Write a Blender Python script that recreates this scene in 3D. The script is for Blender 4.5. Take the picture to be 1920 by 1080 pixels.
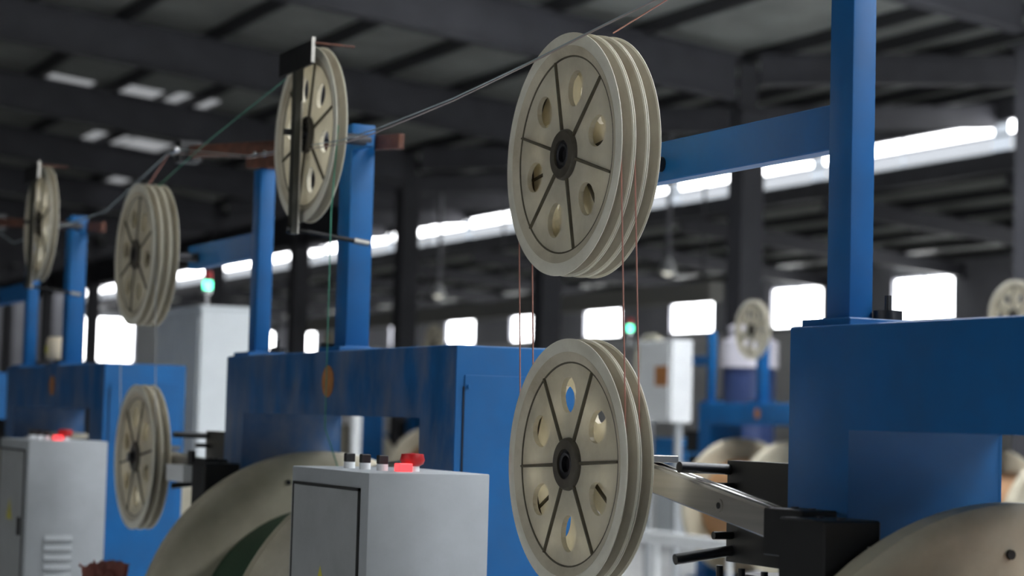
import bpy, bmesh, math, random
from mathutils import Vector, Matrix
random.seed(7)
for o in list(bpy.data.objects): bpy.data.objects.remove(o)
S = bpy.context.scene
COL = S.collection
H = 1.62                                  # camera height; world X = away from the machine row, Y = along the row, Z up

# ------------------------------------------------------------------ camera
FPX = 3684.8
PITCH, ROLL, PHI = (math.radians(a) for a in (3.78491, 1.49681, 26.41439))
fwh = Vector((math.sin(PHI), math.cos(PHI), 0)); rt = Vector((math.cos(PHI), -math.sin(PHI), 0)); UP = Vector((0, 0, 1))
fw = fwh*math.cos(PITCH) + UP*math.sin(PITCH); up = UP*math.cos(PITCH) - fwh*math.sin(PITCH)
CR, SR = math.cos(ROLL), math.sin(ROLL)
r2 = rt*CR + up*SR; u2 = up*CR - rt*SR
cd = bpy.data.cameras.new('camera'); cam = bpy.data.objects.new('camera', cd); COL.objects.link(cam)
m = Matrix((r2, u2, -fw)).transposed().to_4x4(); m.translation = Vector((0, 0, H)); cam.matrix_world = m
cd.sensor_width = 36; cd.lens = FPX*36/1920; cd.clip_end = 400
cd.dof.use_dof = True; cd.dof.focus_distance = 4.75; cd.dof.aperture_fstop = 2.7; cd.dof.aperture_blades = 0
S.camera = cam

def px(x, y, axis, val):
    """point of the photograph's ray through pixel (x, y) on the plane axis = val (z relative to the camera height)"""
    X, Y = x-960, y-540
    d = rt*(X*CR+Y*SR) - up*(Y*CR-X*SR) + fw*FPX
    p = d*(val/d['xyz'.index(axis)])
    return Vector((p.x, p.y, p.z+H))

# ------------------------------------------------------------------ world, exposure
W = bpy.data.worlds.new('sky'); S.world = W; W.use_nodes = True
bg = W.node_tree.nodes['Background']; bg.inputs[0].default_value = (.72, .80, .90, 1); bg.inputs[1].default_value = 1.0
S.view_settings.view_transform = 'Standard'; S.view_settings.look = 'None'
S.view_settings.exposure = 0.0; S.view_settings.gamma = 1.0; S.view_settings.use_curve_mapping = False
SKY_ROOF, FILL_DOOR, SKY_WIN, SKY_CLER = 21.0, 4.0, 11.0, 11.0     # daylight of unseen roof lights, added fill door, windows, clerestory

# ------------------------------------------------------------------ materials
MATS = {}
def mat(name, col, rough=.5, metal=0.0, noise=0.0, nscale=6.0, dirt=None, dirt_amt=0.0, dirt_scale=3.0, bump=0.0, spec=.5, stretch=(1, 1, 1), trans=0.0):
    if name in MATS: return MATS[name]
    M = bpy.data.materials.new(name); M.use_nodes = True; N = M.node_tree.nodes; L = M.node_tree.links
    b = N['Principled BSDF']; b.inputs['Base Color'].default_value = (*col, 1); b.inputs['Roughness'].default_value = rough
    b.inputs['Metallic'].default_value = metal; b.inputs['Specular IOR Level'].default_value = spec
    if noise or dirt:
        tc = N.new('ShaderNodeTexCoord'); mp = N.new('ShaderNodeMapping'); mp.inputs['Scale'].default_value = stretch
        L.new(tc.outputs['Object'], mp.inputs['Vector'])
        nz = N.new('ShaderNodeTexNoise'); nz.inputs['Scale'].default_value = nscale; nz.inputs['Detail'].default_value = 6
        L.new(mp.outputs[0], nz.inputs['Vector'])
        rp = N.new('ShaderNodeMapRange'); rp.inputs[1].default_value = .3; rp.inputs[2].default_value = .7
        rp.inputs[3].default_value = 1-noise; rp.inputs[4].default_value = 1+noise
        L.new(nz.outputs[0], rp.inputs[0])
        mx = N.new('ShaderNodeMix'); mx.data_type = 'RGBA'; mx.blend_type = 'MULTIPLY'; mx.inputs[0].default_value = 1
        mx.inputs[6].default_value = (*col, 1); L.new(rp.outputs[0], mx.inputs[7])
        out = mx.outputs[2]
        if dirt:
            n2 = N.new('ShaderNodeTexNoise'); n2.inputs['Scale'].default_value = dirt_scale; n2.inputs['Detail'].default_value = 8; n2.inputs['Roughness'].default_value = .65
            L.new(mp.outputs[0], n2.inputs['Vector'])
            r3 = N.new('ShaderNodeMapRange'); r3.inputs[1].default_value = .42; r3.inputs[2].default_value = .68; r3.inputs[3].default_value = 0; r3.inputs[4].default_value = dirt_amt
            L.new(n2.outputs[0], r3.inputs[0])
            m2 = N.new('ShaderNodeMix'); m2.data_type = 'RGBA'; L.new(r3.outputs[0], m2.inputs[0]); L.new(out, m2.inputs[6]); m2.inputs[7].default_value = (*dirt, 1)
            out = m2.outputs[2]
        L.new(out, b.inputs['Base Color'])
        if trans:                                  # nylon lets light through
            tr = N.new('ShaderNodeBsdfTranslucent'); L.new(out, tr.inputs[0]); ms = N.new('ShaderNodeMixShader'); ms.inputs[0].default_value = trans
            L.new(b.outputs[0], ms.inputs[1]); L.new(tr.outputs[0], ms.inputs[2]); L.new(ms.outputs[0], N['Material Output'].inputs[0])
        if bump:
            bp = N.new('ShaderNodeBump'); bp.inputs['Strength'].default_value = bump; bp.inputs['Distance'].default_value = .004
            L.new(nz.outputs[0], bp.inputs['Height']); L.new(bp.outputs[0], b.inputs['Normal'])
    MATS[name] = M; return M
def emis(name, col, strength):
    if name in MATS: return MATS[name]
    M = bpy.data.materials.new(name); M.use_nodes = True
    b = M.node_tree.nodes['Principled BSDF']; b.inputs['Base Color'].default_value = (*col, 1); b.inputs['Roughness'].default_value = .4
    b.inputs['Emission Color'].default_value = (*col, 1); b.inputs['Emission Strength'].default_value = strength
    MATS[name] = M; return M

BLUE = mat('blue_paint', (.004, .108, .32), .45, noise=.12, nscale=5, dirt=(.03, .085, .18), dirt_amt=.35, dirt_scale=4, spec=.3)
BLUEBEAM = mat('blue_paint_scuffed', (.007, .095, .27), .5, noise=.2, nscale=7, dirt=(.17, .19, .25), dirt_amt=.75, dirt_scale=3.2, stretch=(1, 1.6, .7), spec=.3)
CREAM = mat('nylon_rim', (.88, .85, .73), .36, noise=.06, nscale=9, dirt=(.50, .43, .29), dirt_amt=.35, dirt_scale=6, trans=.10)
WEB = mat('nylon_web', (.88, .83, .69), .42, noise=.08, nscale=10, dirt=(.52, .46, .33), dirt_amt=.4, dirt_scale=7, trans=.4)
GROOVE = mat('dirty_shaded_groove', (.50, .46, .37), .4, noise=.08, nscale=9, dirt=(.33, .28, .20), dirt_amt=.5, dirt_scale=6)  # dirty wire track, darkened further to paint in the shade of the recess
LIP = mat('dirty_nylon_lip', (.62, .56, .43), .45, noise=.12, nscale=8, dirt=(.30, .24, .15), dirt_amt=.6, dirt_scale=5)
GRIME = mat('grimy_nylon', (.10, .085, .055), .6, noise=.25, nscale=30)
HUBM = mat('grimy_hub', (.075, .065, .048), .5, noise=.25, nscale=40)
BEAR = mat('bearing_steel', (.05, .05, .055), .35, .7, noise=.1)
DARK = mat('black_steel', (.007, .007, .0075), .5, .2, noise=.2, nscale=20)
BLACKP = mat('black_plastic', (.012, .012, .013), .4, noise=.1)
OLIVE = mat('dull_olive_steel', (.05, .05, .04), .55, .4, noise=.15)
STEEL = mat('brushed_steel', (.45, .43, .39), .38, .85, noise=.12, nscale=12, stretch=(1, .15, 4))
BRIGHT = mat('bright_steel', (.62, .62, .62), .25, 1.0, noise=.05)
RUST = mat('rusty_steel', (.15, .055, .032), .7, .1, noise=.35, nscale=18, dirt=(.05, .03, .025), dirt_amt=.6, dirt_scale=14)
GREY = mat('cabinet_paint', (.40, .425, .445), .5, noise=.05, nscale=4, dirt=(.25, .26, .26), dirt_amt=.3, dirt_scale=5)
GREYD = mat('cabinet_door_paint', (.36, .375, .38), .5, noise=.06, nscale=4, dirt=(.22, .23, .22), dirt_amt=.35, dirt_scale=5)
SEAM = mat('dark_rubber_seam', (.02, .02, .02), .8, noise=.1)
WHITE = mat('white_paint', (.80, .82, .83), .5, noise=.04)
RED = mat('red_plastic', (.42, .01, .012), .4, noise=.08)
REDLIT = emis('lit_red_button', (1, .06, .07), 1.4)
GREENLIT = emis('lit_green_lamp', (.12, 1, .55), 5)
REDLAMP = mat('red_lamp_lens', (.35, .03, .03), .3, noise=.05)
YELLOW = mat('yellow_sign', (.55, .50, .05), .5, noise=.1)
ORANGE = mat('orange_sticker', (.42, .17, .05), .55, noise=.2, nscale=30)
SPOOLM = mat('spool_plastic', (.52, .475, .36), .45, noise=.1, nscale=5, dirt=(.25, .21, .14), dirt_amt=.4, dirt_scale=4)
GREENW = mat('green_wire_coil', (.009, .055, .022), .5, noise=.3, nscale=60, stretch=(1, 8, 1), bump=.6)
COPPERC = mat('copper_wire_coil', (.38, .20, .09), .45, .3, noise=.3, nscale=60, stretch=(1, 8, 1), bump=.6)
COL_STEEL = mat('column_grey_steel', (.07, .07, .08), .6, noise=.12, nscale=2)
ROOFS = mat('roof_sheet', (.52, .545, .51), .6, noise=.15, nscale=1.5, dirt=(.25, .25, .24), dirt_amt=.6, dirt_scale=.5)
RAFT = mat('rafter_steel', (.10, .10, .115), .55, noise=.15, nscale=2)
PURL = mat('purlin_steel', (.05, .05, .055), .6, noise=.15, nscale=2)
WALLM = mat('wall_cladding', (.36, .36, .40), .7, noise=.1, nscale=1, dirt=(.24, .24, .27), dirt_amt=.5, dirt_scale=.4)
FLOORM = mat('painted_concrete_floor', (.58, .58, .57), .35, noise=.08, nscale=1.2, dirt=(.42, .42, .41), dirt_amt=.5, dirt_scale=.8)
def wire_mat(name, c): return mat(name, c, .4, .4, noise=.05)
W_RED = wire_mat('wire_red', (.60, .30, .24)); W_PINK = wire_mat('wire_pinkgrey', (.52, .44, .42)); W_GREY = wire_mat('wire_grey', (.5, .52, .52)); W_GREEN = wire_mat('wire_green', (.10, .38, .26)); W_BLUE = wire_mat('wire_bluegrey', (.42, .50, .52))

# ------------------------------------------------------------------ mesh helpers
def link(o, parent=None):
    COL.objects.link(o)
    if parent is not None: o.parent = parent
    return o
def obj(name, bm, mt, parent=None, loc=(0, 0, 0), smooth=False):
    me = bpy.data.meshes.new(name); bmesh.ops.recalc_face_normals(bm, faces=bm.faces[:]); bm.to_mesh(me); bm.free(); me.materials.append(mt)
    if smooth:
        for p in me.polygons: p.use_smooth = True
        me.set_sharp_from_angle(angle=math.radians(38))
    o = bpy.data.objects.new(name, me); o.location = loc
    return link(o, parent)
def box(bm, x0, x1, y0, y1, z0, z1, bev=0.0, seg=1):
    b = bmesh.new()
    v = [b.verts.new((x, y, z)) for x in (x0, x1) for y in (y0, y1) for z in (z0, z1)]
    for f in ((0, 1, 3, 2), (4, 6, 7, 5), (0, 4, 5, 1), (2, 3, 7, 6), (0, 2, 6, 4), (1, 5, 7, 3)): b.faces.new([v[i] for i in f])
    if bev: bmesh.ops.bevel(b, geom=b.edges[:], offset=bev, segments=seg, affect='EDGES', profile=.5)
    me = bpy.data.meshes.new('t'); b.to_mesh(me); b.free(); bm.from_mesh(me); bpy.data.meshes.remove(me)
    return bm
def bx(name, x0, x1, y0, y1, z0, z1, mt, parent=None, bev=0.0, seg=1):
    """a box whose object origin is its base centre"""
    c = Vector(((x0+x1)/2, (y0+y1)/2, z0))
    bm = box(bmesh.new(), x0-c.x, x1-c.x, y0-c.y, y1-c.y, 0, z1-z0, bev, seg)
    return obj(name, bm, mt, parent, c, smooth=seg > 1)
def frame_for(d):
    d = d.normalized(); a = Vector((0, 0, 1)) if abs(d.z) < .9 else Vector((1, 0, 0))
    s = d.cross(a).normalized(); return s, s.cross(d).normalized()
def tube_pts(bm, pts, r, n=8, cap=True):
    rings = []
    for i, p in enumerate(pts):
        d = (pts[min(i+1, len(pts)-1)]-pts[max(i-1, 0)]); s, t = frame_for(d)
        rings.append([bm.verts.new(p+s*(r*math.cos(a))+t*(r*math.sin(a))) for a in [2*math.pi*k/n for k in range(n)]])
    for a, b in zip(rings, rings[1:]):
        for k in range(n): bm.faces.new((a[k], a[(k+1) % n], b[(k+1) % n], b[k]))
    if cap: bm.faces.new(rings[0][::-1]); bm.faces.new(rings[-1])
    return bm
def rod(name, a, b, r, mt, parent=None, n=14):
    a, b = Vector(a), Vector(b); c = a
    return obj(name, tube_pts(bmesh.new(), [Vector((0, 0, 0)), b-a], r, n), mt, parent, c, smooth=True)
def slab(name, a, b, h, t, mt, parent=None):
    """bar from a to b, height h (vertical), thickness t (sideways)"""
    a, b = Vector(a), Vector(b); d = (b-a).normalized(); s = d.cross(UP).normalized(); q = s.cross(d).normalized(); L = (b-a).length
    bm = bmesh.new(); vs = []
    for k in (0, L):
        for i, j in ((-1, -1), (1, -1), (1, 1), (-1, 1)): vs.append(bm.verts.new(d*k+s*(i*t/2)+q*(j*h/2)))
    for f in ((3, 2, 1, 0), (4, 5, 6, 7), (0, 1, 5, 4), (1, 2, 6, 5), (2, 3, 7, 6), (3, 0, 4, 7)): bm.faces.new([vs[i] for i in f])
    bmesh.ops.bevel(bm, geom=bm.edges[:], offset=min(h, t)*.08, segments=1, affect='EDGES')
    return obj(name, bm, mt, parent, a)
def lathe(bm, prof, n=72, axis='x', closed=True):
    """profile of (r, x) points turned about the x (or y) axis"""
    rings = []
    for k in range(n):
        a = 2*math.pi*k/n; c, s = math.cos(a), math.sin(a)
        rings.append([bm.verts.new((x, r*c, r*s) if axis == 'x' else (r*c, x, r*s)) for r, x in prof])
    m_ = len(prof)
    for k in range(n):
        A, B = rings[k], rings[(k+1) % n]
        for i in range(m_ if closed else m_-1):
            j = (i+1) % m_
            bm.faces.new((A[i], A[j], B[j], B[i]))
    return bm
def disc_solid(bm, r, x0, x1, n=40, axis='x'):
    c0 = []; c1 = []
    for k in range(n):
        a = 2*math.pi*k/n; y, z = r*math.cos(a), r*math.sin(a)
        c0.append(bm.verts.new((x0, y, z) if axis == 'x' else (y, x0, z) if axis == 'y' else (y, z, x0)))
        c1.append(bm.verts.new((x1, y, z) if axis == 'x' else (y, x1, z) if axis == 'y' else (y, z, x1)))
    bm.faces.new(c0); bm.faces.new(c1)
    for k in range(n): bm.faces.new((c0[k], c0[(k+1) % n], c1[(k+1) % n], c1[k]))
    return bm
def cyl(name, r, h, mt, parent, loc, axis='z', n=24):
    return obj(name, disc_solid(bmesh.new(), r, 0, h, n, axis), mt, parent, loc, smooth=True)
def tag(o, label, cat, group=None, kind=None):
    if label: o['label'] = label
    if cat: o['category'] = cat
    if group: o['group'] = group
    if kind: o['kind'] = kind
    return o
def thing(name, label, cat, loc, group=None):
    o = bpy.data.objects.new(name, None); o.empty_display_size = .1; o.location = loc; link(o)
    return tag(o, label, cat, group)
def copy_tree(o, parent=None):
    c = o.copy(); COL.objects.link(c)
    c.parent = parent
    for ch in o.children: copy_tree(ch, c)
    return c
def struct(o): o['kind'] = 'structure'; return o

# ------------------------------------------------------------------ the hall
U0, U1 = -22.0, 100.0
VL, VC, VS, VF = -15.0, 15.0, 25.0, 34.0        # near wall, column row, clerestory step, far wall
floor = struct(bx('floor', VL-.3, VF+.3, U0-.3, U1+.3, -.2, 0, FLOORM))
ceiling = bpy.data.objects.new('ceiling', None); link(ceiling); struct(ceiling)
def roofz(v):                                     # underside of the roof sheets
    if v <= 15.15: return H+6.85-.097*abs(v)
    if v <= 25: return H+5.40+.10*(v-15)
    return H+5.25-.075*(v-25)
def roof_panel(va, za, vb, zb):
    bm = bmesh.new(); t = .12
    vs = [bm.verts.new(p) for p in ((va, U0, za), (vb, U0, zb), (vb, U1, zb), (va, U1, za), (va, U0, za+t), (vb, U0, zb+t), (vb, U1, zb+t), (va, U1, za+t))]
    for f in ((3, 2, 1, 0), (4, 5, 6, 7), (0, 1, 5, 4), (1, 2, 6, 5), (2, 3, 7, 6), (3, 0, 4, 7)): bm.faces.new([vs[i] for i in f])
    return obj('roof_sheet', bm, ROOFS, ceiling)
roof_panel(VL, roofz(VL), 0, roofz(0)); roof_panel(0, roofz(0), VC, roofz(VC))
roof_panel(VC, roofz(VC), VS, roofz(VS)); roof_panel(VS, H+5.25, VF+.3, roofz(VF))
def ibeam_bm(a, b, depth, width, tf=.03):
    """I-section from a to b, top flange at a/b height, hanging down"""
    bm = bmesh.new(); a, b = Vector(a), Vector(b); d = (b-a).normalized(); s = d.cross(UP).normalized(); L = (b-a).length
    for (h0, h1, w) in ((0, -tf, width), (-tf, -depth+tf, .03), (-depth+tf, -depth, width)):
        vs = []
        for k in (0, L):
            for i, hh in ((-1, h0), (1, h0), (1, h1), (-1, h1)): vs.append(bm.verts.new(d*k+s*(i*w/2)+UP*hh))
        for f in ((3, 2, 1, 0), (4, 5, 6, 7), (0, 1, 5, 4), (1, 2, 6, 5), (2, 3, 7, 6), (3, 0, 4, 7)): bm.faces.new([vs[i] for i in f])
    return bm
raf = {}
for i in range(20):
    u = -18.6+6*i
    for key, va, vb, dep in (('a', VL, 0, .66), ('b', 0, VC+.1, .66), ('c', VC+.5, VS-.12, .45), ('d', VS+.15, VF, .4)):
        za = (H+5.25 if key == 'd' else roofz(va))-.16; zb = roofz(vb)-.16
        if key not in raf:
            o = obj('rafter', ibeam_bm((0, 0, 0), (vb-va, 0, zb-za), dep, .26), RAFT, ceiling, (va, u, za)); raf[key] = o
        else:
            o = raf[key].copy(); o.location = (va, u, za); link(o, ceiling)
pv = [-14+1.5*k for k in range(10)]+[.7+1.43*k for k in range(10)]+[15.8+1.5*k for k in range(6)]+[25.8+1.5*k for k in range(6)]
pm = None
for v in pv:
    if pm is None: pm = bx('purlin', -.04, .04, U0, U1, -.2, 0, PURL, ceiling); pm.location = (v, (U0+U1)/2, roofz(v)-.19)
    else: c = pm.copy(); c.location = (v, (U0+U1)/2, roofz(v)-.19); link(c, ceiling)
# translucent roof lights
ROOFLIT = emis('roof_light_sheet', (.80, .82, .85), .35)
ROOF_UNSEEN = emis('roof_light_unseen', (.93, .96, 1.0), SKY_ROOF)
def roof_light(v, u, wv, wu, mt):
    za, zb = roofz(v-wv/2)-.012, roofz(v+wv/2)-.012
    bm = bmesh.new(); vs = [bm.verts.new(p) for p in ((-wv/2, -wu/2, za-H), (wv/2, -wu/2, zb-H), (wv/2, wu/2, zb-H), (-wv/2, wu/2, za-H))]
    g = bm.faces.new(vs); r = bmesh.ops.extrude_face_region(bm, geom=[g]); bmesh.ops.translate(bm, verts=[e for e in r['geom'] if isinstance(e, bmesh.types.BMVert)], vec=(0, 0, .03))
    return obj('roof_light', bm, mt, ceiling, (v, u, H))
for x, y in ((245, 178), (350, 195), (195, 262), (270, 275), (215, 333), (118, 160)):
    p = px(x, y, 'z', 5.75)
    for _ in range(6): p = px(x, y, 'z', roofz(p.x)-H-.02)
    roof_light(p.x, p.y, .8, 1.7, ROOFLIT)
for v, u in ((7.1, -12.6), (7.1, -6.6), (7.1, -.6), (10.5, -6.6), (10.5, -.6), (7.1, 5.4), (11.0, 5.4), (11.0, 11.4), (11.0, 16.6)): roof_light(v, u, 2.4, 3.6, ROOF_UNSEEN)  # bright roof lights out of view, several added to light both stand rows
# walls
def wall_with_holes(name, axis, pos, lo, hi, z1, holes, t=.25):
    """wall in the plane axis = pos; holes (a0, a1, z0, z1), all the same sill and head"""
    bm = bmesh.new()
    def seg(a0, a1, za, zb):
        if a1-a0 < 1e-4: return
        if axis == 'x': box(bm, pos, pos+t, a0, a1, za, zb)
        else: box(bm, a0, a1, pos, pos+t, za, zb)
    if holes:
        z0, zt = holes[0][2], holes[0][3]
        if z0 > 0: seg(lo, hi, 0, z0)
        seg(lo, hi, zt, z1); a = lo
        for h in sorted(holes): seg(a, h[0], z0, zt); a = h[1]
        seg(a, hi, z0, zt)
    else: seg(lo, hi, 0, z1)
    return struct(obj(name, bm, WALLM))
WINLIT = emis('window_daylight', (.97, .985, 1.0), SKY_WIN)
WINDIM = emis('dusty_transom_glass', (.50, .52, .56), .12)
FRAME = mat('window_frame_paint', (.28, .29, .31), .5, noise=.05)
hz0, hz1 = H+2.97, H+4.15
centers = [43.16-12+6*k for k in range(12)]
wall_with_holes('wall_far', 'x', VF, U0, U1, roofz(VF)+.2, [(c-1.3, c+1.3, hz0, hz1) for c in centers])
wn = 1
struct(bx('wall_far_lower', VF-.06, VF, U0, U1, 0, hz0-.12, mat('whitewashed_masonry', (.78, .77, .78), .7, noise=.06, nscale=1, dirt=(.55, .54, .54), dirt_amt=.4, dirt_scale=.6)))
def window(x_or_y, axis, c, w, z0, z1, transom=True):
    global wn
    r = bpy.data.objects.new('window_%d' % wn, None); wn += 1; struct(r); link(r)
    r.location = (x_or_y, c, z0) if axis == 'x' else (c, x_or_y, z0)
    h = z1-z0
    def part(nm, a0, a1, zz0, zz1, d0, d1, mt):
        if axis == 'x': return bx(nm, d0, d1, a0, a1, zz0, zz1, mt, r)
        return bx(nm, a0, a1, d0, d1, zz0, zz1, mt, r)
    for k in range(2): part('pane', -w/2+k*w/2+.03, -w/2+(k+1)*w/2-.03, .03, h-.03, .10, .12, WINLIT)
    part('mullion', -.03, .03, 0, h, .06, .10, FRAME)
    part('sill', -w/2-.1, w/2+.1, -.06, 0, -.08, .1, FRAME)
    if transom:
        for k in range(2): part('transom_pane', -w/2+k*w/2+.1, -w/2+(k+1)*w/2-.1, h+.22, h+.75, -.02, 0, WINDIM)
    return r
for c in centers: window(VF, 'x', c, 2.6, hz0, hz1)
wall_with_holes('wall_end', 'y', U1, VL, VF, H+7.2, [(25.1, 27.8, H+2.4, H+4.6), (18.0, 20.6, H+2.4, H+4.6)])
for c, w in ((26.45, 2.7), (19.3, 2.6)): window(U1, 'y', c, w, H+2.4, H+4.6, False)
fill_centers = [-3.6, 2.4, 8.4]  # unseen windows added to brighten faces turned to the near wall
wall_with_holes('wall_near', 'x', VL-.25, U0, U1, roofz(VL)+.2, [(c-1.3, c+1.3, 3.0, 4.17) for c in fill_centers])
for c in fill_centers: window(VL, 'x', c, 2.6, 3.0, 4.17, False).rotation_euler = (0, 0, math.pi)
wall_with_holes('wall_back', 'y', U0-.25, VL, VF, H+7.2, [(1.0, 11.0, 0.0, 5.2)])
door = bpy.data.objects.new('fill_door_1', None); door.location = (6, U0-.25, 0); struct(door); link(door)  # unseen doorway added behind the camera as fill light
DOORFILL = emis('fill_door_glow', (.95, .98, 1.0), FILL_DOOR)
bx('fill_panel', -5, 5, 0, .02, 0, 5.2, DOORFILL, door)
for x in (-5.1, 5.0): bx('fill_door_jamb', x, x+.1, -.02, .3, 0, 5.2, FRAME, door)
# clerestory glazing at the roof step
CLERA = emis('clerestory_clear_glass', (.97, .98, 1.0), SKY_CLER)
CLERB = emis('clerestory_frosted_sheet', (.72, .76, .82), .85)
cler = bpy.data.objects.new('window_%d' % wn, None); cler.location = (VS, 0, H+5.25); struct(cler); link(cler)
a = None
for i in range(20):
    u = -18.6+6*i
    for j in range(2):
        for nm, z0, z1, mt in (('clear_pane', .43, .66, CLERA), ('frosted_pane', .08, .40, CLERB)):
            if i < 5: continue
            bx(nm, 0, .02, u+.25+j*2.8, u+2.95+j*2.8, z0, z1, mt, cler)
bx('glazing_rail', -.03, .05, U0, U1, .395, .435, FRAME, cler)
trim = struct(bx('trim_1', VS-.1, VS+.15, U0, U1, H+5.91, H+6.42, RAFT)); struct(bx('trim_2', VS-.12, VS+.12, U0, U1, H+4.95, H+5.33, RAFT))
# steel columns and the runway girder
def hcol_bm(s, h):
    bm = bmesh.new()
    box(bm, -s/2, s/2, -s/2, -s/2+.03, 0, h); box(bm, -s/2, s/2, s/2-.03, s/2, 0, h); box(bm, -.02, .02, -s/2+.03, s/2-.03, 0, h)
    return bm
def column(v, u, s, h, label, group):
    r = thing('steel_column', label, 'column', (v, u, 0), group)
    obj('shaft', hcol_bm(s, h), COL_STEEL, r)
    bx('base_plate', -s*.8, s*.8, -s*.8, s*.8, 0, .03, COL_STEEL, r)
    bx('cap_plate', -s*.7, s*.7, -s*.7, s*.7, h, h+.03, COL_STEEL, r)
    bx('side_plate', -s/2-.012, -s/2, -s/2, s/2, .03, h, COL_STEEL, r)
    return r
cl = ['dark steel column at the right edge of the picture', 'dark steel column just right of the upper front wheel stack', 'dark steel column hidden behind the nearest big wheels',
      'dark steel column right of the tall blue post in the middle', 'dark steel column between the two blue posts of the middle stand', 'dark steel column above the tall pale cabinet',
      'thin far dark column left of the tall pale cabinet', 'thin far dark column beside the single bright end window', 'far dark column behind the leftmost blue posts', 'farthest dark column at the left edge']
for i in range(10): column(VC+.3, 17.35+6.05*i, .36, H+4.42, cl[i], 'steel columns of the middle row')
g = thing('runway_girder', 'dark steel runway girder carried by the middle column row', 'girder', (VC+.3, (U0+U1)/2, H+4.45))
obj('beam', ibeam_bm((0, U0-39, .72), (0, U1-39, .72), .72, .34), COL_STEEL, g)
for i in range(16):
    bx('stiffener', -.16, .16, -.012, .012, .03, .69, COL_STEEL, g).location.y = 17.35-12.1+3.025*i*2-39


# ------------------------------------------------------------------ sheave wheels
R = .30; WW = .0365
def web_bm(r0, r1, t, nh, rc, rh):
    bm = bmesh.new(); E_ = []
    def loop(pts):
        v = [bm.verts.new((0, y, z)) for y, z in pts]
        for k in range(len(v)): E_.append(bm.edges.new((v[k], v[(k+1) % len(v)])))
    loop([(r1*math.cos(2*math.pi*k/72), r1*math.sin(2*math.pi*k/72)) for k in range(72)])
    loop([(r0*math.cos(2*math.pi*k/36), r0*math.sin(2*math.pi*k/36)) for k in range(36)])
    for h in range(nh):
        a0 = 2*math.pi*(h+.5)/nh; pts = []
        for k in range(22):
            a = 2*math.pi*k/22; rr = rh*(1+.16*max(0, -math.cos(a))**3)
            x, y = rc+rr*math.cos(a), rr*.92*math.sin(a)
            pts.append((x*math.cos(a0)-y*math.sin(a0), x*math.sin(a0)+y*math.cos(a0)))
        loop(pts)
    bmesh.ops.triangle_fill(bm, use_beauty=True, use_dissolve=False, edges=E_, normal=(1, 0, 0))
    r = bmesh.ops.extrude_face_region(bm, geom=bm.faces[:])
    bmesh.ops.translate(bm, verts=[e for e in r['geom'] if isinstance(e, bmesh.types.BMVert)], vec=(t, 0, 0))
    bmesh.ops.translate(bm, verts=bm.verts[:], vec=(-t/2, 0, 0))
    return bm
def make_wheel():
    w = WW-.0015; k = w/2
    root = bpy.data.objects.new('sheave_wheel', None); root.empty_display_size = .1; link(root)
    ring = [(R-.003, k), (.270, k-.0005), (.256, k-.004), (.243, k-.0105), (.243, -k+.0105), (.256, -k+.004), (.270, -k+.0005), (R-.003, -k)]
    prof = ring+[(R-.0005, -k+.001), (R-.0005, -k+.0024), (.2955, -k+.0038), (.262, -k+.006), (.262, k-.006), (.2955, k-.0038), (R-.0005, k-.0024), (R-.0005, k-.001)]
    obj('rim', lathe(bmesh.new(), prof, 96), CREAM, root, smooth=True)
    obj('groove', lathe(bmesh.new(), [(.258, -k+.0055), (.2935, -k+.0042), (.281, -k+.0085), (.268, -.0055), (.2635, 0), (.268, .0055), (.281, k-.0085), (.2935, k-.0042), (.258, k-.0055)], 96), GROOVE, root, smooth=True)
    obj('inner_lip', lathe(bmesh.new(), [(.2425, -k+.0098), (.256, -k+.0033), (.268, -k+.0000), (.266, -k+.004), (.2425, -k+.0115)], 96), LIP, root, smooth=True)
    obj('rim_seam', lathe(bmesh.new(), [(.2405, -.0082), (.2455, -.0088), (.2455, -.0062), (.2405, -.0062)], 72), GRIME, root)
    obj('web', web_bm(.05, .2425, .013, 6, .168, .041), WEB, root)
    rb = bmesh.new()
    for s in (-1, 1):
        h0, h1 = (s*.006, s*.0125)
        v = [rb.verts.new(p) for p in ((h0, .056, -.0048), (h0, .243, -.0036), (h0, .243, .0036), (h0, .056, .0048), (h1, .056, -.003), (h1, .243, -.002), (h1, .243, .002), (h1, .056, .003))]
        for f in ((3, 2, 1, 0), (4, 5, 6, 7), (0, 1, 5, 4), (1, 2, 6, 5), (2, 3, 7, 6), (3, 0, 4, 7)): rb.faces.new([v[i] for i in f])
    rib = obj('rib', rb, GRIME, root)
    for i in range(1, 6):
        c = rib.copy(); c.rotation_euler = (i*math.pi/3, 0, 0); link(c, root)
    obj('hub', lathe(bmesh.new(), [(.036, -k-.001), (.058, -k-.001), (.062, -k+.003), (.064, -.004), (.064, .004), (.062, k-.003), (.058, k), (.036, k)], 48), HUBM, root, smooth=True)
    obj('bearing', lathe(bmesh.new(), [(.020, -k+.003), (.026, -k+.001), (.030, -k+.005), (.036, -k+.005), (.036, k-.005), (.020, k-.005)], 40), BEAR, root, smooth=True)
    return root
wheel0 = make_wheel(); wheel_used = [False]
def place_wheel(v, u, z, ang, label, group):
    """front face at v; ang = angle of one rib from straight up towards the near end, degrees"""
    o = wheel0 if not wheel_used[0] else copy_tree(wheel0); wheel_used[0] = True
    o.location = (v+WW/2, u, z+H); o.rotation_euler = (math.radians(90+ang), 0, 0)
    return tag(o, label, 'wheel', group)

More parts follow.
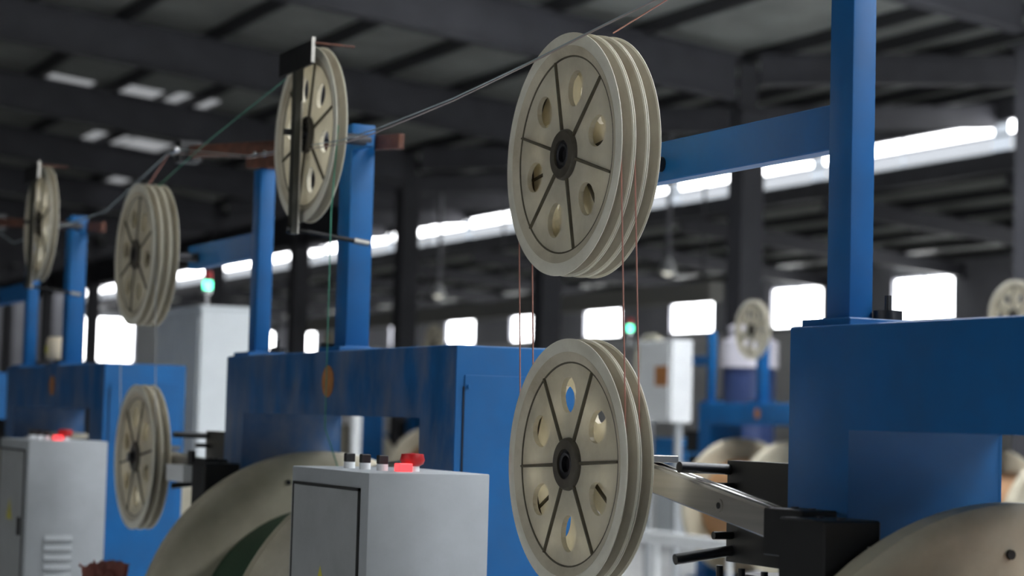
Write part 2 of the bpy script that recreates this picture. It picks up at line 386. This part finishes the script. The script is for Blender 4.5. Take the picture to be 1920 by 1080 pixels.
# ------------------------------------------------------------------ payoff stand (portal frame), local origin at the far front floor corner
ZT = H+.2136; ZB = H+0.0; DV = .405; WU = 2.14; VF0 = 2.445
LLEG, RLEG = .215, .24
def make_stand():
    root = bpy.data.objects.new('payoff_stand', None); link(root)
    prof = [(0, .02), (0, ZT), (-WU, ZT), (-WU, .02), (-WU+RLEG, .02), (-WU+RLEG, ZB), (-LLEG, ZB), (-LLEG, .02)]
    bm = bmesh.new(); A_ = [bm.verts.new((0, y, z)) for y, z in prof]; B_ = [bm.verts.new((DV, y, z)) for y, z in prof]
    bm.faces.new(A_); bm.faces.new(B_[::-1])
    for i in range(8): bm.faces.new((A_[i], B_[i], B_[(i+1) % 8], A_[(i+1) % 8]))
    bmesh.ops.bevel(bm, geom=[e for e in bm.edges], offset=.007, segments=2, affect='EDGES', profile=.5)
    obj('portal_frame', bm, BLUEBEAM, root, smooth=True)
    # painted side skin of the right leg, with its door
    sk = bx('side_panel', 0.002, DV-.002, -WU-.006, -WU, .02, ZT-.002, BLUE, root, .002)
    dr = bx('door', .03, DV-.03, -WU-.010, -WU-.006, .35, ZB+.125, BLUE, root, .0015)
    sm = bx('door_gap', -.003, 0.0, -.001, .003, 0, 1.36, SEAM, dr); sm.location = (-(DV-.06)/2-.002, 0, 0)
    kn = cyl('latch', .006, .012, BLUE, dr, (-(DV-.06)/2+.012, -.012, 1.36), 'y', 12)
    for y in (-LLEG/2, -WU+RLEG/2): bx('foot_plate', -.06, DV+.06, y-.18, y+.18, 0, .02, BLUE, root)
    # round sticker on the beam
    st = obj('sticker', disc_solid(bmesh.new(), .054, -.002, 0, 32, 'x'), ORANGE, root, (-.0003, -1.11, H+.109))
    # posts with base plates
    lh, rh = H+.954, H+1.013
    for (y0, y1, x0, x1, top, bpm) in ((-.115, -.03, .075, .137, lh, .05), (-1.07, -.96, .075, .163, rh, .05)):
        bx('base_plate', x0-bpm, x1+bpm, y0-bpm*1.4, y1+bpm*.4, ZT, ZT+.016, BLUE, root, .002)
        p = bx('post', x0, x1, y0, y1, ZT+.016, top, BLUE, root, .004, 2)
        w = bx('weld_bead', -.006-(x1-x0)/2, .006+(x1-x0)/2, -.006-(y1-y0)/2, .006+(y1-y0)/2, 0, .006, BLUE, p, .003)
    # arm that carries the upper wheels
    bx('support_arm', .085, .132, -.03, .84, H+.607, H+.708, BLUE, root, .003)
    rod('wheel_shaft', (-.198, .70, H+.65), (.09, .70, H+.65), .0195, BEAR, root)
    # dancer stop plate with two buffers
    pl = bx('stop_plate', .005, .03, 0.0, .245, H-.312, H-.083, DARK, root, .001)
    rod('stop_pin', (.01, .235, H-.104), (-.135, .225, H-.100), .0125, BLACKP, root)
    rod('stop_pin', (.01, .225, H-.286), (-.135, .235, H-.306), .0125, BLACKP, root)
    rod('buffer_bolt', (.01, .22, H-.142), (-.045, .22, H-.142), .009, DARK, root)
    rod('buffer_bolt', (.01, .22, H-.252), (-.045, .22, H-.252), .009, DARK, root)
    # dark drive under the stop plate
    d = bx('drive_frame', .04, .30, .0, .26, .55, H-.34, DARK, root, .004)
    for k in range(3): rod('drive_rod', (-.02, .05+.09*k, .6), (-.02, .05+.09*k, H-.32), .008, DARK, root)
    # hand knob and handle on the top
    kb = cyl('clamp_knob', .032, .022, BLACKP, root, (.165, -.13, ZT+.016))
    cyl('clamp_screw', .007, .055, BLACKP, root, (.165, -.13, ZT+.016))
    cyl('knob_foot', .02, .017, DARK, root, (.165, -.13, ZT))
    rod('clamp_handle', (.1, -.78, ZT+.03), (.12, -.98, ZT+.022), .010, BLACKP, root)
    return root
stand0 = make_stand(); stand_used = [False]
def place_stand(u0, label, dv=0.0, group='blue payoff stands in the near row', clean=False):
    o = stand0 if not stand_used[0] else copy_tree(stand0); stand_used[0] = True
    o.location = (VF0+dv, u0, 0)
    if clean:                                     # this stand's frame has clean paint
        for ch in o.children:
            if ch.name.startswith('portal_frame'): ch.material_slots[0].link = 'OBJECT'; ch.material_slots[0].material = BLUE
    return tag(o, label, 'machine', group)
STANDS = {'A': 3.56, 'B': 7.43, 'C': 11.42, 'D': 15.30}

place_stand(STANDS['B'], 'middle blue payoff stand with scuffed beam, orange oval sticker and two posts')
place_stand(STANDS['C'], 'left blue payoff stand with small pale motor between its posts')
place_stand(STANDS['D'], 'blue payoff stand just showing at the left edge')
place_stand(STANDS['A'], 'nearest blue steel payoff stand, cut by the right edge of the picture', clean=True)

# ------------------------------------------------------------------ spools
def make_spool(coil):
    root = bpy.data.objects.new('wire_spool', None); link(root)
    for s in (-1, 1):
        prof = [(.10, s*.46), (.62, s*.46), (.655, s*.452), (.685, s*.452), (.70, s*.462), (.70, s*.515), (.685, s*.525), (.64, s*.525), (.61, s*.505), (.10, s*.505)]
        fl = obj('flange', lathe(bmesh.new(), prof, 96, 'y'), SPOOLM, root, smooth=True)
        for k in range(4):
            a = math.pi/8+k*math.pi/2
            c = disc_solid(bmesh.new(), .010, 0, .006, 12, 'y')
            obj('flange_bolt', c, DARK, fl, (.60*math.cos(a), s*.456-.003, .60*math.sin(a)))
    obj('coil', lathe(bmesh.new(), [(.28, -.458), (.49, -.458), (.505, -.2), (.50, .2), (.49, .458), (.28, .458)], 64, 'y'), coil, root, smooth=True)
    obj('barrel', lathe(bmesh.new(), [(.09, -.46), (.30, -.46), (.30, .46), (.09, .46)], 48, 'y'), SPOOLM, root, smooth=True)
    obj('axle', disc_solid(bmesh.new(), .07, -.955, .725, 32, 'y'), DARK, root, smooth=True)
    return root
spoolG = make_spool(GREENW); spoolC = make_spool(COPPERC); sp_used = {'g': False, 'c': False}
def place_spool(u0, kind, label, dv=0.0, group='big wire spools in the payoff stands'):
    src = spoolG if kind == 'g' else spoolC
    o = src if not sp_used[kind] else copy_tree(src); sp_used[kind] = True
    o.location = (2.68+dv, u0-.955, H-.843); o.rotation_euler = (0, random.random(), 0)
    return tag(o, label, 'spool', group)
place_spool(STANDS['A'], 'c', 'cream wire spool in the bottom right corner of the picture')
place_spool(STANDS['B'], 'g', 'cream spool of green wire behind the grey control cabinet')
place_spool(STANDS['C'], 'g', 'cream spool behind the far left control cabinet')

# ------------------------------------------------------------------ wheel stacks
G3 = 'upper wheel stacks'; G2 = 'lower dancer wheel pairs'
ordn = ['front', 'middle', 'rear']
for k, a in enumerate((-14, 21, -38)): place_wheel(2.232+WW*k, 4.243, .649, a, '%s wheel of the nearest upper stack of three cream wheels' % ordn[k], G3)
for k, a in enumerate((27, 2)): place_wheel(2.212+WW*k, 4.15, -.106, a, '%s wheel of the nearest lower pair of cream wheels on the steel arm' % ('front', 'rear')[k], G2)
for k, a in enumerate((10, -20, 25)): place_wheel(2.240+WW*k, 8.10, .646, a, '%s wheel of the left upper stack of three cream wheels' % ordn[k], G3)
for k, a in enumerate((22, -8)): place_wheel(2.25+WW*k, 8.02, -.201, a, '%s wheel of the left lower pair beside the far grey cabinet' % ('front', 'rear')[k], G2)
def single(dU, label):
    w = place_wheel(2.302, 6.246+dU, .941, 14, label, 'single guide wheels on the right posts')
    w.scale = (1.15, 1, 1); return w
single(0, 'single cream guide wheel behind the vertical black bar on the middle stand')
single(3.93, 'single cream guide wheel on the left stand near the left edge')

# black guard brackets of the single wheels
def make_guard(dU, label):
    r = thing('wheel_guard', label, 'bracket', (2.265, 6.246+dU, H+.60), 'black guard brackets of the single wheels')
    def L(v, u, z): return (v-2.265, u-6.246, z-.60)
    def pbox(nm, v0, v1, u0, u1, z0, z1, mt): return bx(nm, v0-2.265, v1-2.265, u0-6.246, u1-6.246, z0-.60, z1-.60, mt, r)
    pbox('upright_bar', 2.258, 2.284, 6.225, 6.262, .60, 1.20, OLIVE)
    pbox('upright_edge', 2.279, 2.2845, 6.2235, 6.225, .60, 1.05, STEEL)
    pbox('top_plate', 2.258, 2.268, 6.085, 6.40, 1.155, 1.235, DARK)
    pbox('plate_edge', 2.256, 2.2685, 6.081, 6.085, 1.16, 1.245, STEEL)
    rod('top_rod', L(2.268, 6.08, 1.225), L(2.40, 6.06, 1.222), .004, RUST, r)
    e = px(692, 457, 'y', 6.20); e = Vector(L(e.x, 6.20, e.z-H)); f_ = Vector(L(2.27, 6.235, .615))
    rod('lower_rod', f_, f_.lerp(e, .8), .008, DARK, r); rod('lower_rod_eye', f_.lerp(e, .8), e, .011, STEEL, r)
    rod('bar_foot', L(2.245, 6.243, .615), L(2.29, 6.243, .615), .013, BLACKP, r)
    rod('axle', L(2.282, 6.246, .941), L(2.54, 6.246, .941), .0195, BEAR, r)
    rod('axle_nut', L(2.235, 6.262, .947), L(2.26, 6.262, .947), .011, BLACKP, r)
    pbox('carrier', 2.523, 2.55, 6.23, 6.36, .92, .96, BLUE)
    return r
make_guard(0, 'black guard bracket in front of the single wheel on the middle stand')
make_guard(3.93, 'black guard bracket in front of the single wheel at the left edge')

# rusty levers across the post tops
def make_lever(dU, label):
    a = Vector((2.635, 6.19+dU, H+.94)); b = Vector((2.5, 8.236+dU, H+1.118))
    r = thing('rusty_lever', label, 'lever', a, 'rusty levers on the post tops')
    slab('bar', Vector((0, 0, 0)), b-a, .052, .022, RUST, r)
    q = a.lerp(b, .565); d = (b-a).normalized()
    slab('post_plate', q-a-d*.16-Vector((.02, 0, .036)), q-a+d*.16-Vector((.02, 0, .036)), .09, .016, RUST, r)
    for k in (-.06, .04):
        p = q-a+d*k-Vector((.032, 0, .03)); rod('bolt', p, p+Vector((-.014, 0, 0)), .014, BRIGHT, r)
    e = b-a; bx('guide_block', e.x-.05, e.x+.05, e.y-.05, e.y+.04, e.z-.05, e.z+.045, BLACKP, r, .004)
    for k in (-.03, .02): rod('guide_roller', e+Vector((-.07, k, .0)), e+Vector((-.05, k, .0)), .018, BRIGHT, r)
    bx('seat', q.x-a.x-.02, q.x-a.x+.03, q.y-a.y-.04, q.y-a.y+.04, .954-.94, q.z-a.z, RUST, r)
    return r
make_lever(0, 'brown rusty lever bar across the posts of the middle stand')
make_lever(3.93, 'brown rusty lever bar across the posts of the left stand')

# dancer arms
def make_dancer(dU, ax, label, dz=0.0):
    au, az = ax; pu, pz = 3.10+dU, -.262+dz
    r = thing('dancer_arm', label, 'arm', (2.34, pu, H+pz), 'steel dancer arms with lower wheels')
    def L(v, u, z): return Vector((v-2.34, u-pu, z-pz))
    t = (az+.005-pz)/(au-pu)
    def zc(u): return pz+t*(u-pu)
    slab('bar', L(2.352, 3.41+dU, zc(3.41+dU)), L(2.352, au+.05, zc(au+.05)), .062, .046, STEEL, r)
    slab('bar_rib', L(2.343, 3.42+dU, zc(3.42+dU)+.033), L(2.343, au+.03, zc(au+.03)+.033), .006, .007, BRIGHT, r)
    slab('bar_rib', L(2.364, 3.42+dU, zc(3.42+dU)+.033), L(2.364, au+.03, zc(au+.03)+.033), .006, .007, BRIGHT, r)
    u = 3.645+dU
    rod('bolt_washer', L(2.329, u, zc(u)), L(2.326, u, zc(u)), .0145, STEEL, r, 24)
    rod('bolt_head', L(2.326, u, zc(u)), L(2.3245, u, zc(u)), .007, DARK, r, 16)
    e = L(2.34, 3.95+dU, zc(3.95+dU)+.038); bx('clamp_block', e.x-.02, e.x+.05, e.y-.03, e.y+.05, e.z, e.z+.016, STEEL, r, .001)
    rod('wheel_axle', L(2.228, au, az), L(2.36, au, az), .0195, BEAR, r)
    c = L(2.34, 3.42+dU, zc(3.42+dU)); bx('clamp', -.045, .045, c.y-.13, c.y+.005, c.z-.055, c.z+.042, DARK, r, .003)
    pb = bx('pivot_block', -.092, .045, .045, c.y-.12, c.z-.20, c.z+.030, DARK, r, .004)
    for k in range(2): cyl('cap_screw', .008, .004, BLACKP, r, (.01, c.y-.03-.06*k, c.z+.041))
    for k in range(2): cyl('cap_screw', .009, .004, BLACKP, r, (-.02, c.y-.16-.07*k, c.z+.029))
    rod('pivot_shaft', (.04, .09, -.03), (.105, .09, -.03), .035, DARK, r)
    bx('slot_plate', .012, .038, .039, .045, c.z-.18, c.z-.02, STEEL, r); bx('slot', .021, .029, .0375, .039, c.z-.16, c.z-.04, BLACKP, r)
    return r
make_dancer(0, (4.15, -.106), 'nearest bright steel dancer arm on a black pivot block')
make_dancer(3.90, (8.02, -.201), 'left steel dancer arm with black pivot block on the middle stand', .02)

# ------------------------------------------------------------------ control cabinets
def make_cabinet(u0, label):
    v0, zt = 1.962, H-.152; wv, lu = .35, .575
    r = thing('control_cabinet', label, 'cabinet', (v0+wv/2, u0+lu/2, 0), 'grey control cabinets beside the stands')
    a, b = wv/2, lu/2
    bx('body', -a, a, -b, b, .06, zt, GREY, r, .004, 2)
    bx('plinth', -a+.02, a-.02, -b+.02, b-.02, 0, .06, DARK, r)
    d = bx('door', -a-.004, -a, -b+.06, b-.03, .14, zt-.05, GREYD, r, .001)
    dl = lu-.09
    # rubber gap round the door
    for nm, y0, y1, z0, z1 in (('door_gap', -b+.052, -b+.06, .13, zt-.042), ('door_gap', b-.03, b-.022, .13, zt-.042), ('door_gap', -b+.052, b-.022, zt-.05, zt-.042)):
        bx(nm, -a-.0055, -a, y0, y1, z0, z1, SEAM, r)
    # triangle warning sign
    tb = bmesh.new(); vs = [tb.verts.new(p) for p in ((-.001, -.055, 0), (-.001, .055, 0), (-.001, 0, .095))]
    f = tb.faces.new(vs); e = bmesh.ops.extrude_face_region(tb, geom=[f]); bmesh.ops.translate(tb, verts=[q for q in e['geom'] if isinstance(q, bmesh.types.BMVert)], vec=(.001, 0, 0))
    sg = obj('warning_sign', tb, YELLOW, r, (-a-.004, .03, zt-.36))
    tb = bmesh.new()
    pts = [(-.006, .05), (.004, .03), (-.001, .03), (.004, .01), (-.008, .034), (-.002, .034)]
    vs = [tb.verts.new((-.0016, y, z+.012)) for y, z in pts]; tb.faces.new(vs)
    e = bmesh.ops.extrude_face_region(tb, geom=tb.faces[:]); bmesh.ops.translate(tb, verts=[q for q in e['geom'] if isinstance(q, bmesh.types.BMVert)], vec=(.0005, 0, 0))
    obj('bolt_symbol', tb, BLACKP, sg)
    hd = bx('door_handle', -a-.016, -a-.004, -b+.09, -b+.11, zt-.42, zt-.34, DARK, r, .002)
    # louvres in the face towards the viewer's right
    for k in range(6):
        bm = bmesh.new(); z = zt-.44-.042*k
        vs = [bm.verts.new(p) for p in ((-.07, 0, 0), (.05, 0, 0), (.05, 0, .026), (-.07, 0, .026), (-.07, -.010, .004), (.05, -.010, .004))]
        for f in ((0, 1, 5, 4), (4, 5, 2, 3), (0, 4, 3), (1, 2, 5), (0, 3, 2, 1)): bm.faces.new([vs[i] for i in f])
        obj('louvre', bm, GREY, r, (-.02, -b, z))
    # controls on the sloping top strip
    for k, (x, y) in enumerate(((-.075, .10), (-.065, .01), (-.055, -.09))):
        bs = cyl('selector_base', .016, .018, WHITE, r, (x, y, zt))
        bx('selector_knob', -.014, .014, -.010, .010, .018, .042, BLACKP, bs, .002)
    bt = bx('lit_button', -.035, .005, -.16, -.125, zt, zt+.022, REDLIT, r, .002)
    es = cyl('emergency_stop_base', .02, .015, WHITE, r, (.025, -.11, zt))
    obj('emergency_stop_button', lathe(bmesh.new(), [(.001, .012), (.016, .012), (.03, .02), (.034, .03), (.03, .047), (.001, .05)], 32, 'y'), RED, es, (0, 0, 0), smooth=True).rotation_euler = (math.pi/2, 0, 0)
    return r
make_cabinet(4.758, 'near grey control cabinet with black knobs and red stop button on top')
make_cabinet(4.758+3.90, 'far left grey control cabinet with louvres and glowing red button')

# ------------------------------------------------------------------ wires
def wire(pts, r, mt, label, group=None, cat='wire'):
    P = [Vector(p) for p in pts]; a = P[0]
    o = obj('wire', tube_pts(bmesh.new(), [p-a for p in P], r, 6), mt, None, a, smooth=True)
    return tag(o, label, cat, group)
def zz(p): return Vector((p[0], p[1], p[2]+H))
GW = 'wires running between the wheels'
gr = .2655; rw = .0019
def vert_loop(v1, v2, cu, cl_, mt, label, r=rw):
    """one wire round the top of the upper wheel, down both sides and round the bottom of the lower wheel"""
    P = []
    for k in range(25):
        a = math.pi*k/24; P.append((v1, cu[0]+gr*math.cos(a), cu[1]+H+gr*math.sin(a)))
    for k in range(25):
        a = math.pi*(1+k/24); P.append((v2, cl_[0]+gr*math.cos(a), cl_[1]+H+gr*math.sin(a)))
    P.append(P[0]); wire(P, r, mt, label, GW)
AU, AL, BU, BL = (4.243, .649), (4.15, -.106), (8.10, .646), (8.02, -.201)
vert_loop(2.250, 2.230, AU, AL, W_RED, 'reddish wire looping in the front grooves of the two nearest wheel stacks')
vert_loop(2.287, 2.267, AU, AL, W_RED, 'reddish wire looping in the second grooves of the two nearest wheel stacks')
vert_loop(2.258, 2.268, BU, BL, W_GREY, 'thin grey wire looping in the front grooves of the left wheel stacks')
# outgoing wires passing in front of the nearest stack and over the lever guides
def through(pxs): return [px(x, y, 'x', v) for x, y, v in pxs]
wire(through(((1262, -20, 2.12), (1225, 0, 2.14), (1105, 60, 2.17), (1000, 113, 2.2), (850, 184, 2.24), (705, 242, 2.27), (640, 263, 2.29)))+[zz((2.36, 7.0, .955)), zz((2.43, 8.19, 1.118))], rw, W_BLUE,
     'grey wire crossing the front of the nearest upper wheel, upper of its pair')
wire(through(((1262, -16, 2.118), (1105, 62, 2.168), (1000, 116, 2.198), (850, 189, 2.238), (705, 249, 2.268), (640, 270, 2.288)))+[zz((2.355, 7.0, .945)), zz((2.425, 8.19, 1.10))], rw, W_PINK,
     'reddish wire just under the grey one left of the nearest upper wheel')
wire([(2.325, 4.19, H+.649+gr-.002), (2.325, 4.05, H+.649+.20), px(1150, 62, 'x', 2.32), px(1250, 0, 'x', 2.32), px(1285, -22, 'x', 2.32)][2:], rw, W_RED, 'red wire rising to the top edge from the nearest upper wheel')
wire([zz((2.43, 8.25, 1.118)), zz((2.40, 9.2, .93)), zz((2.36, 11.0, .90)), zz((2.43, 12.1, 1.10))], .0028, W_BLUE, 'grey wire rising from the left stand to the rusty lever tip')
wire([zz((2.42, 8.25, 1.10)), zz((2.31, 8.25, .92)), zz((2.31, 8.15, .912))], rw, W_RED, 'red wire dropping from the lever tip to the left wheel stack')
wire([zz((2.32, 6.246-gr, .941)), zz((2.32, 6.02, .66)), zz((2.45, 6.35, -.05)), zz((2.62, 6.45, -.392))], .002, W_GREEN, 'green wire from the single wheel down to the green spool')
wire([zz((2.32, 6.30, .941+gr-.003)), zz((2.32, 6.536, 1.165)), zz((2.32, 7.344, 1.055)), zz((2.31, 8.12, .914))], .002, W_GREEN, 'green wire from the single wheel top to the left wheel stack')

# ------------------------------------------------------------------ second row and background things
ROWD = 8.555
def far_wheel(v, u, z, ang, label, g): return place_wheel(v, u, z, ang, label, g)
rl = ['seen through the opening of the nearest stand', 'right of the white labelled cabinet', 'behind the near lower wheels', 'behind the side of the middle stand', 'behind the middle stand beam', 'behind the middle stand posts', 'far left behind the tall pale cabinet']
for i in (0, 1, 3, 4, 5, 6):
    u0 = 13.79+3.87*i
    place_stand(u0, 'blurred blue payoff stand of the back row, '+rl[i], ROWD, 'blue payoff stands of the back row', True)
    place_spool(u0, 'c', 'blurred cream spool of the back row, '+rl[i], ROWD, 'cream spools of the back row')
    for k in range(2): place_wheel(2.232+ROWD+WW*k, u0+.70, .649, 11*i+20*k, '%s blurred wheel of the back-row upper stack, %s' % (('front', 'rear')[k], rl[i]), 'wheels of the back row')
    w = place_wheel(2.302+ROWD, u0-1.184, .941, 9*i, 'blurred single wheel of the back row, '+rl[i], 'wheels of the back row')
    ax = thing('wheel_axle', 'small axle of the back-row single wheel, '+rl[i], 'axle', (2.302+ROWD, u0-1.184, H+.941), 'axles of the back row')
    rod('shaft', (-.02, 0, 0), (.24, 0, 0), .0195, BEAR, ax); bx('carrier', .2, .24, -.02, .2, -.04, .04, DARK, ax)
def beacon(loc, label):
    r = thing('signal_beacon', label, 'beacon', loc, 'green lit signal beacons')
    cyl('pole', .012, .12, BRIGHT, r, (0, 0, 0)); cyl('base', .03, .03, WHITE, r, (0, 0, .10))
    cyl('green_lens', .032, .06, GREENLIT, r, (0, 0, .13)); cyl('lens_ring', .034, .008, DARK, r, (0, 0, .19))
    cyl('red_lens', .032, .06, REDLAMP, r, (0, 0, .198)); cyl('cap', .033, .015, DARK, r, (0, 0, .258))
    return r
def tall_cabinet(v0, u0, wv, lu, h, label, mt=WHITE):
    r = thing('tall_cabinet', label, 'cabinet', (v0+wv/2, u0+lu/2, 0), 'tall pale cabinets in the background')
    a, b = wv/2, lu/2
    bx('body', -a, a, -b, b, .1, h, mt, r, .006); bx('plinth', -a+.02, a-.02, -b+.02, b-.02, 0, .1, DARK, r); bx('top_cap', -a-.01, a+.01, -b-.01, b+.01, h, h+.025, mt, r)
    for k in range(2):
        y0 = -b+.03+k*(lu-.06)/2
        dd = bx('door', -a-.012, -a, y0+.005, y0+(lu-.06)/2-.005, .16, h-.06, mt, r)
        cyl('handle', .012, .02, DARK, dd, (-.026, (.12 if k == 0 else -.12)*(lu/1.1), h*.5), 'x', 12)
    return r
PALE = mat('pale_cabinet_paint', (.66, .70, .72), .5, noise=.04)
tall_cabinet(4.2, 13.36, .45, 1.05, H+.712, 'tall pale grey cabinet left of the middle stand, beacon on top', PALE)
beacon((4.32, 13.62, H+.737), 'green lit beacon on the tall pale cabinet at the left')
tall_cabinet(6.5, 21.6, .8, 1.6, H+.98, 'paler far cabinet partly hidden behind the left wheel stack', WHITE)
# white cabinet with an orange notice
p0 = px(1198, 640, 'x', 10.2); p1 = px(1258, 792, 'x', 10.2)
r = thing('white_cabinet', 'white cabinet with an orange notice beside the near lower wheels', 'cabinet', (10.32, (p0.y+p1.y)/2, 0))
hw = abs(p0.y-p1.y)/2
bx('body', -.12, .12, -hw, hw, p1.z, p0.z, WHITE, r, .006)
for y in (-hw+.06, hw-.06): bx('leg', -.03, .03, y-.03, y+.03, 0, p1.z, GREY, r)
q0 = px(1240, 705, 'x', 10.19)
bx('door', -.132, -.12, -hw+.04, hw-.04, p1.z+.05, p0.z-.05, WHITE, r)
bx('notice', -.136, -.132, q0.y-(p0.y+p1.y)/2-.12, q0.y-(p0.y+p1.y)/2+.12, q0.z-.1, q0.z+.1, ORANGE, r)
pb = px(1181, 620, 'x', 10.4)
bx('beacon_bracket', .06, .10, hw-.05, pb.y-(p0.y+p1.y)/2+.05, p0.z-.02, p0.z, WHITE, r)
beacon((10.4, pb.y, p0.z), 'green lit beacon beside the white cabinet at the right')
# pale wrapped bundle on a dark blue drum behind the second-row posts
LIL = mat('stretch_wrap', (.62, .60, .66), .3, noise=.1, nscale=4)
NAVY = mat('navy_drum_paint', (.03, .05, .14), .4, noise=.1)
pw = px(1405, 690, 'x', 12.6)
r = thing('wrapped_drum', 'navy drum with pale plastic-wrapped top behind the blue back-row posts', 'drum', (12.6, pw.y, 0))
obj('drum', lathe(bmesh.new(), [(.02, 0), (.30, 0), (.31, .3), (.30, .32), (.31, .6), (.30, .9), (.31, pw.z), (.02, pw.z)], 36, 'y'), NAVY, r, smooth=True).rotation_euler = (math.pi/2, 0, 0)
obj('wrap', lathe(bmesh.new(), [(.02, pw.z), (.34, pw.z), (.33, pw.z+.3), (.24, pw.z+.34), (.26, pw.z+.46), (.2, pw.z+.5), (.02, pw.z+.5)], 20, 'y'), LIL, r).rotation_euler = (math.pi/2, 0, 0)
# pendant lamps
LAMPG = emis('pendant_glass', (.95, .93, .82), 1.0)
def pendant(x, y, v, label):
    p = px(x, y, 'x', v); zt = roofz(v)-.2
    r = thing('pendant_lamp', label, 'lamp', (p.x, p.y, p.z), 'hanging pendant lamps')
    cyl('stem', .05, zt-p.z-.25, mat('lamp_stem', (.25, .25, .28), .5, noise=.05), r, (0, 0, .25))
    obj('shade', lathe(bmesh.new(), [(.05, .30), (.08, .26), (.17, .05), (.19, 0), (.175, 0), (.15, .05), (.06, .25), (.03, .29)], 28, 'y'), WHITE, r, smooth=True).rotation_euler = (math.pi/2, 0, 0)
    obj('bulb', lathe(bmesh.new(), [(.001, -.06), (.08, -.03), (.11, .04), (.06, .2), (.001, .22)], 24, 'y'), LAMPG, r, smooth=True).rotation_euler = (math.pi/2, 0, 0)
pendant(822, 555, 20, 'pendant lamp hanging left of the nearest wheel stack')
pendant(1252, 512, 20, 'pendant lamp hanging right of the nearest wheel stack')
# distant clutter
BIN = mat('bright_blue_bin', (.03, .22, .55), .5, noise=.08)
def steel_bin(x0, y0, x1, y1, v, label):
    a = px(x0, y0, 'x', v); b = px(x1, y1, 'x', v); w = abs(a.y-b.y)
    r = thing('steel_bin', label, 'bin', (v+.5, (a.y+b.y)/2, 0), 'blue steel bins on the hall floor')
    bm = bmesh.new()
    for (p, q, s, t) in ((-.5, -.46, -w/2, w/2), (.46, .5, -w/2, w/2), (-.46, .46, -w/2, -w/2+.04), (-.46, .46, w/2-.04, w/2)): box(bm, p, q, s, t, b.z+.04, a.z)
    box(bm, -.5, .5, -w/2, w/2, b.z, b.z+.04)
    obj('shell', bm, BIN, r); bx('crate_base', -.45, .45, -w/2+.05, w/2-.05, 0, b.z, PALE, r); bx('rim', -.53, -.5, -w/2, w/2, a.z-.08, a.z, BIN, r)
    
steel_bin(690, 812, 752, 856, 17.5, 'bright blue steel bin seen through the opening of the middle stand')
steel_bin(1222, 820, 1272, 868, 14.0, 'bright blue steel bin beside the near lower wheels')
def white_post(x, y0, v, label):
    a = px(x, y0, 'x', v); r = thing('white_post', label, 'post', (v, a.y, 0), 'white guard posts')
    cyl('tube', .06, a.z+.4, WHITE, r, (0, 0, .02)); cyl('foot', .12, .02, WHITE, r, (0, 0, 0)); cyl('cap', .062, .02, WHITE, r, (0, 0, a.z+.42))
white_post(668, 780, 8.6, 'white post seen through the opening of the middle stand')
# white guard rail on the floor beyond the near wheels
a = px(1205, 1003, 'x', 9.6); b = px(1400, 1032, 'x', 9.6)
r = thing('guard_rail', 'low white guard rail behind the near steel arm', 'rail', (9.6, (a.y+b.y)/2, 0))
zr = (a.z+b.z)/2; L = abs(a.y-b.y)/2+1.2
bx('rail', -.04, .04, -L, L, zr-.06, zr+.06, WHITE, r)
for k in (-.9, -.3, .3, .9): bx('rail_post', -.02, .02, k*L-.02, k*L+.02, 0, zr-.06, WHITE, r)
# cream cable tray far behind
a = px(760, 588, 'x', 20); b = px(985, 598, 'x', 20)
TRAY = mat('cable_tray_paint', (.50, .49, .45), .6, noise=.05)
r = thing('cable_tray', 'long cream cable tray hung beyond the middle stand', 'tray', (20, (a.y+b.y)/2, a.z-.2))
L = abs(a.y-b.y)/2+8
bx('channel', -.15, .15, -L, L, -.1, .28, TRAY, r)
for k in range(6): bx('hanger', -.02, .02, -L+.5+k*(2*L-1)/5-.02, -L+.5+k*(2*L-1)/5+.02, .28, roofz(20)-a.z+.24, RAFT, r)
# small pale motor on the left stand
r = thing('small_motor', 'small cream motor with yellow label on the left stand', 'motor', (2.62, STANDS['C']-.48, ZT))
bx('mount', -.05, .05, -.09, .09, 0, .02, DARK, r); cyl('neck', .02, .03, DARK, r, (0, 0, .02))
obj('housing', lathe(bmesh.new(), [(.01, .045), (.06, .045), (.066, .055), (.066, .15), (.055, .17), (.01, .172)], 32, 'y'), mat('cream_motor_paint', (.72, .62, .46), .45, noise=.05), r, (0, 0, 0), smooth=True).rotation_euler = (math.pi/2, 0, 0)
bx('label_plate', -.0685, -.064, -.02, .02, .08, .12, YELLOW, r)
# white tag box under the left dancer arm, red cloth by the far cabinet
a = px(348, 888, 'x', 2.30)
r = thing('white_tag_box', 'small white box under the left steel arm', 'box', (2.285, a.y, a.z-.03))
bx('box', -.03, .03, -.11, .11, 0, .055, WHITE, r, .002); bx('lid', -.032, .032, -.113, .113, .055, .063, WHITE, r); bx('bracket', .03, .043, -.03, .03, .0, .12, DARK, r)
bm = bmesh.new(); n = 9
gv = [[bm.verts.new(((i/n-.5)*.16, (j/n-.5)*.16, .03*math.sin(i*1.7)*math.cos(j*1.3)+.03*math.sin(i*.8+j))) for j in range(n+1)] for i in range(n+1)]
for i in range(n):
    for j in range(n): bm.faces.new((gv[i][j], gv[i+1][j], gv[i+1][j+1], gv[i][j+1]))
bmesh.ops.solidify(bm, geom=bm.faces[:], thickness=.012)
a = px(186, 1066, 'x', 1.98)
r = thing('cloth_stand', 'crumpled reddish cloth on a thin pole by the far grey cabinet', 'cloth', (2.0, a.y, 0))
cyl('pole', .012, a.z-.015, DARK, r, (0, 0, .015)); cyl('foot', .11, .015, DARK, r, (0, 0, 0))
obj('cloth', bm, mat('red_cloth', (.42, .18, .15), .9, noise=.2), r, (0, 0, a.z-.01), smooth=True)
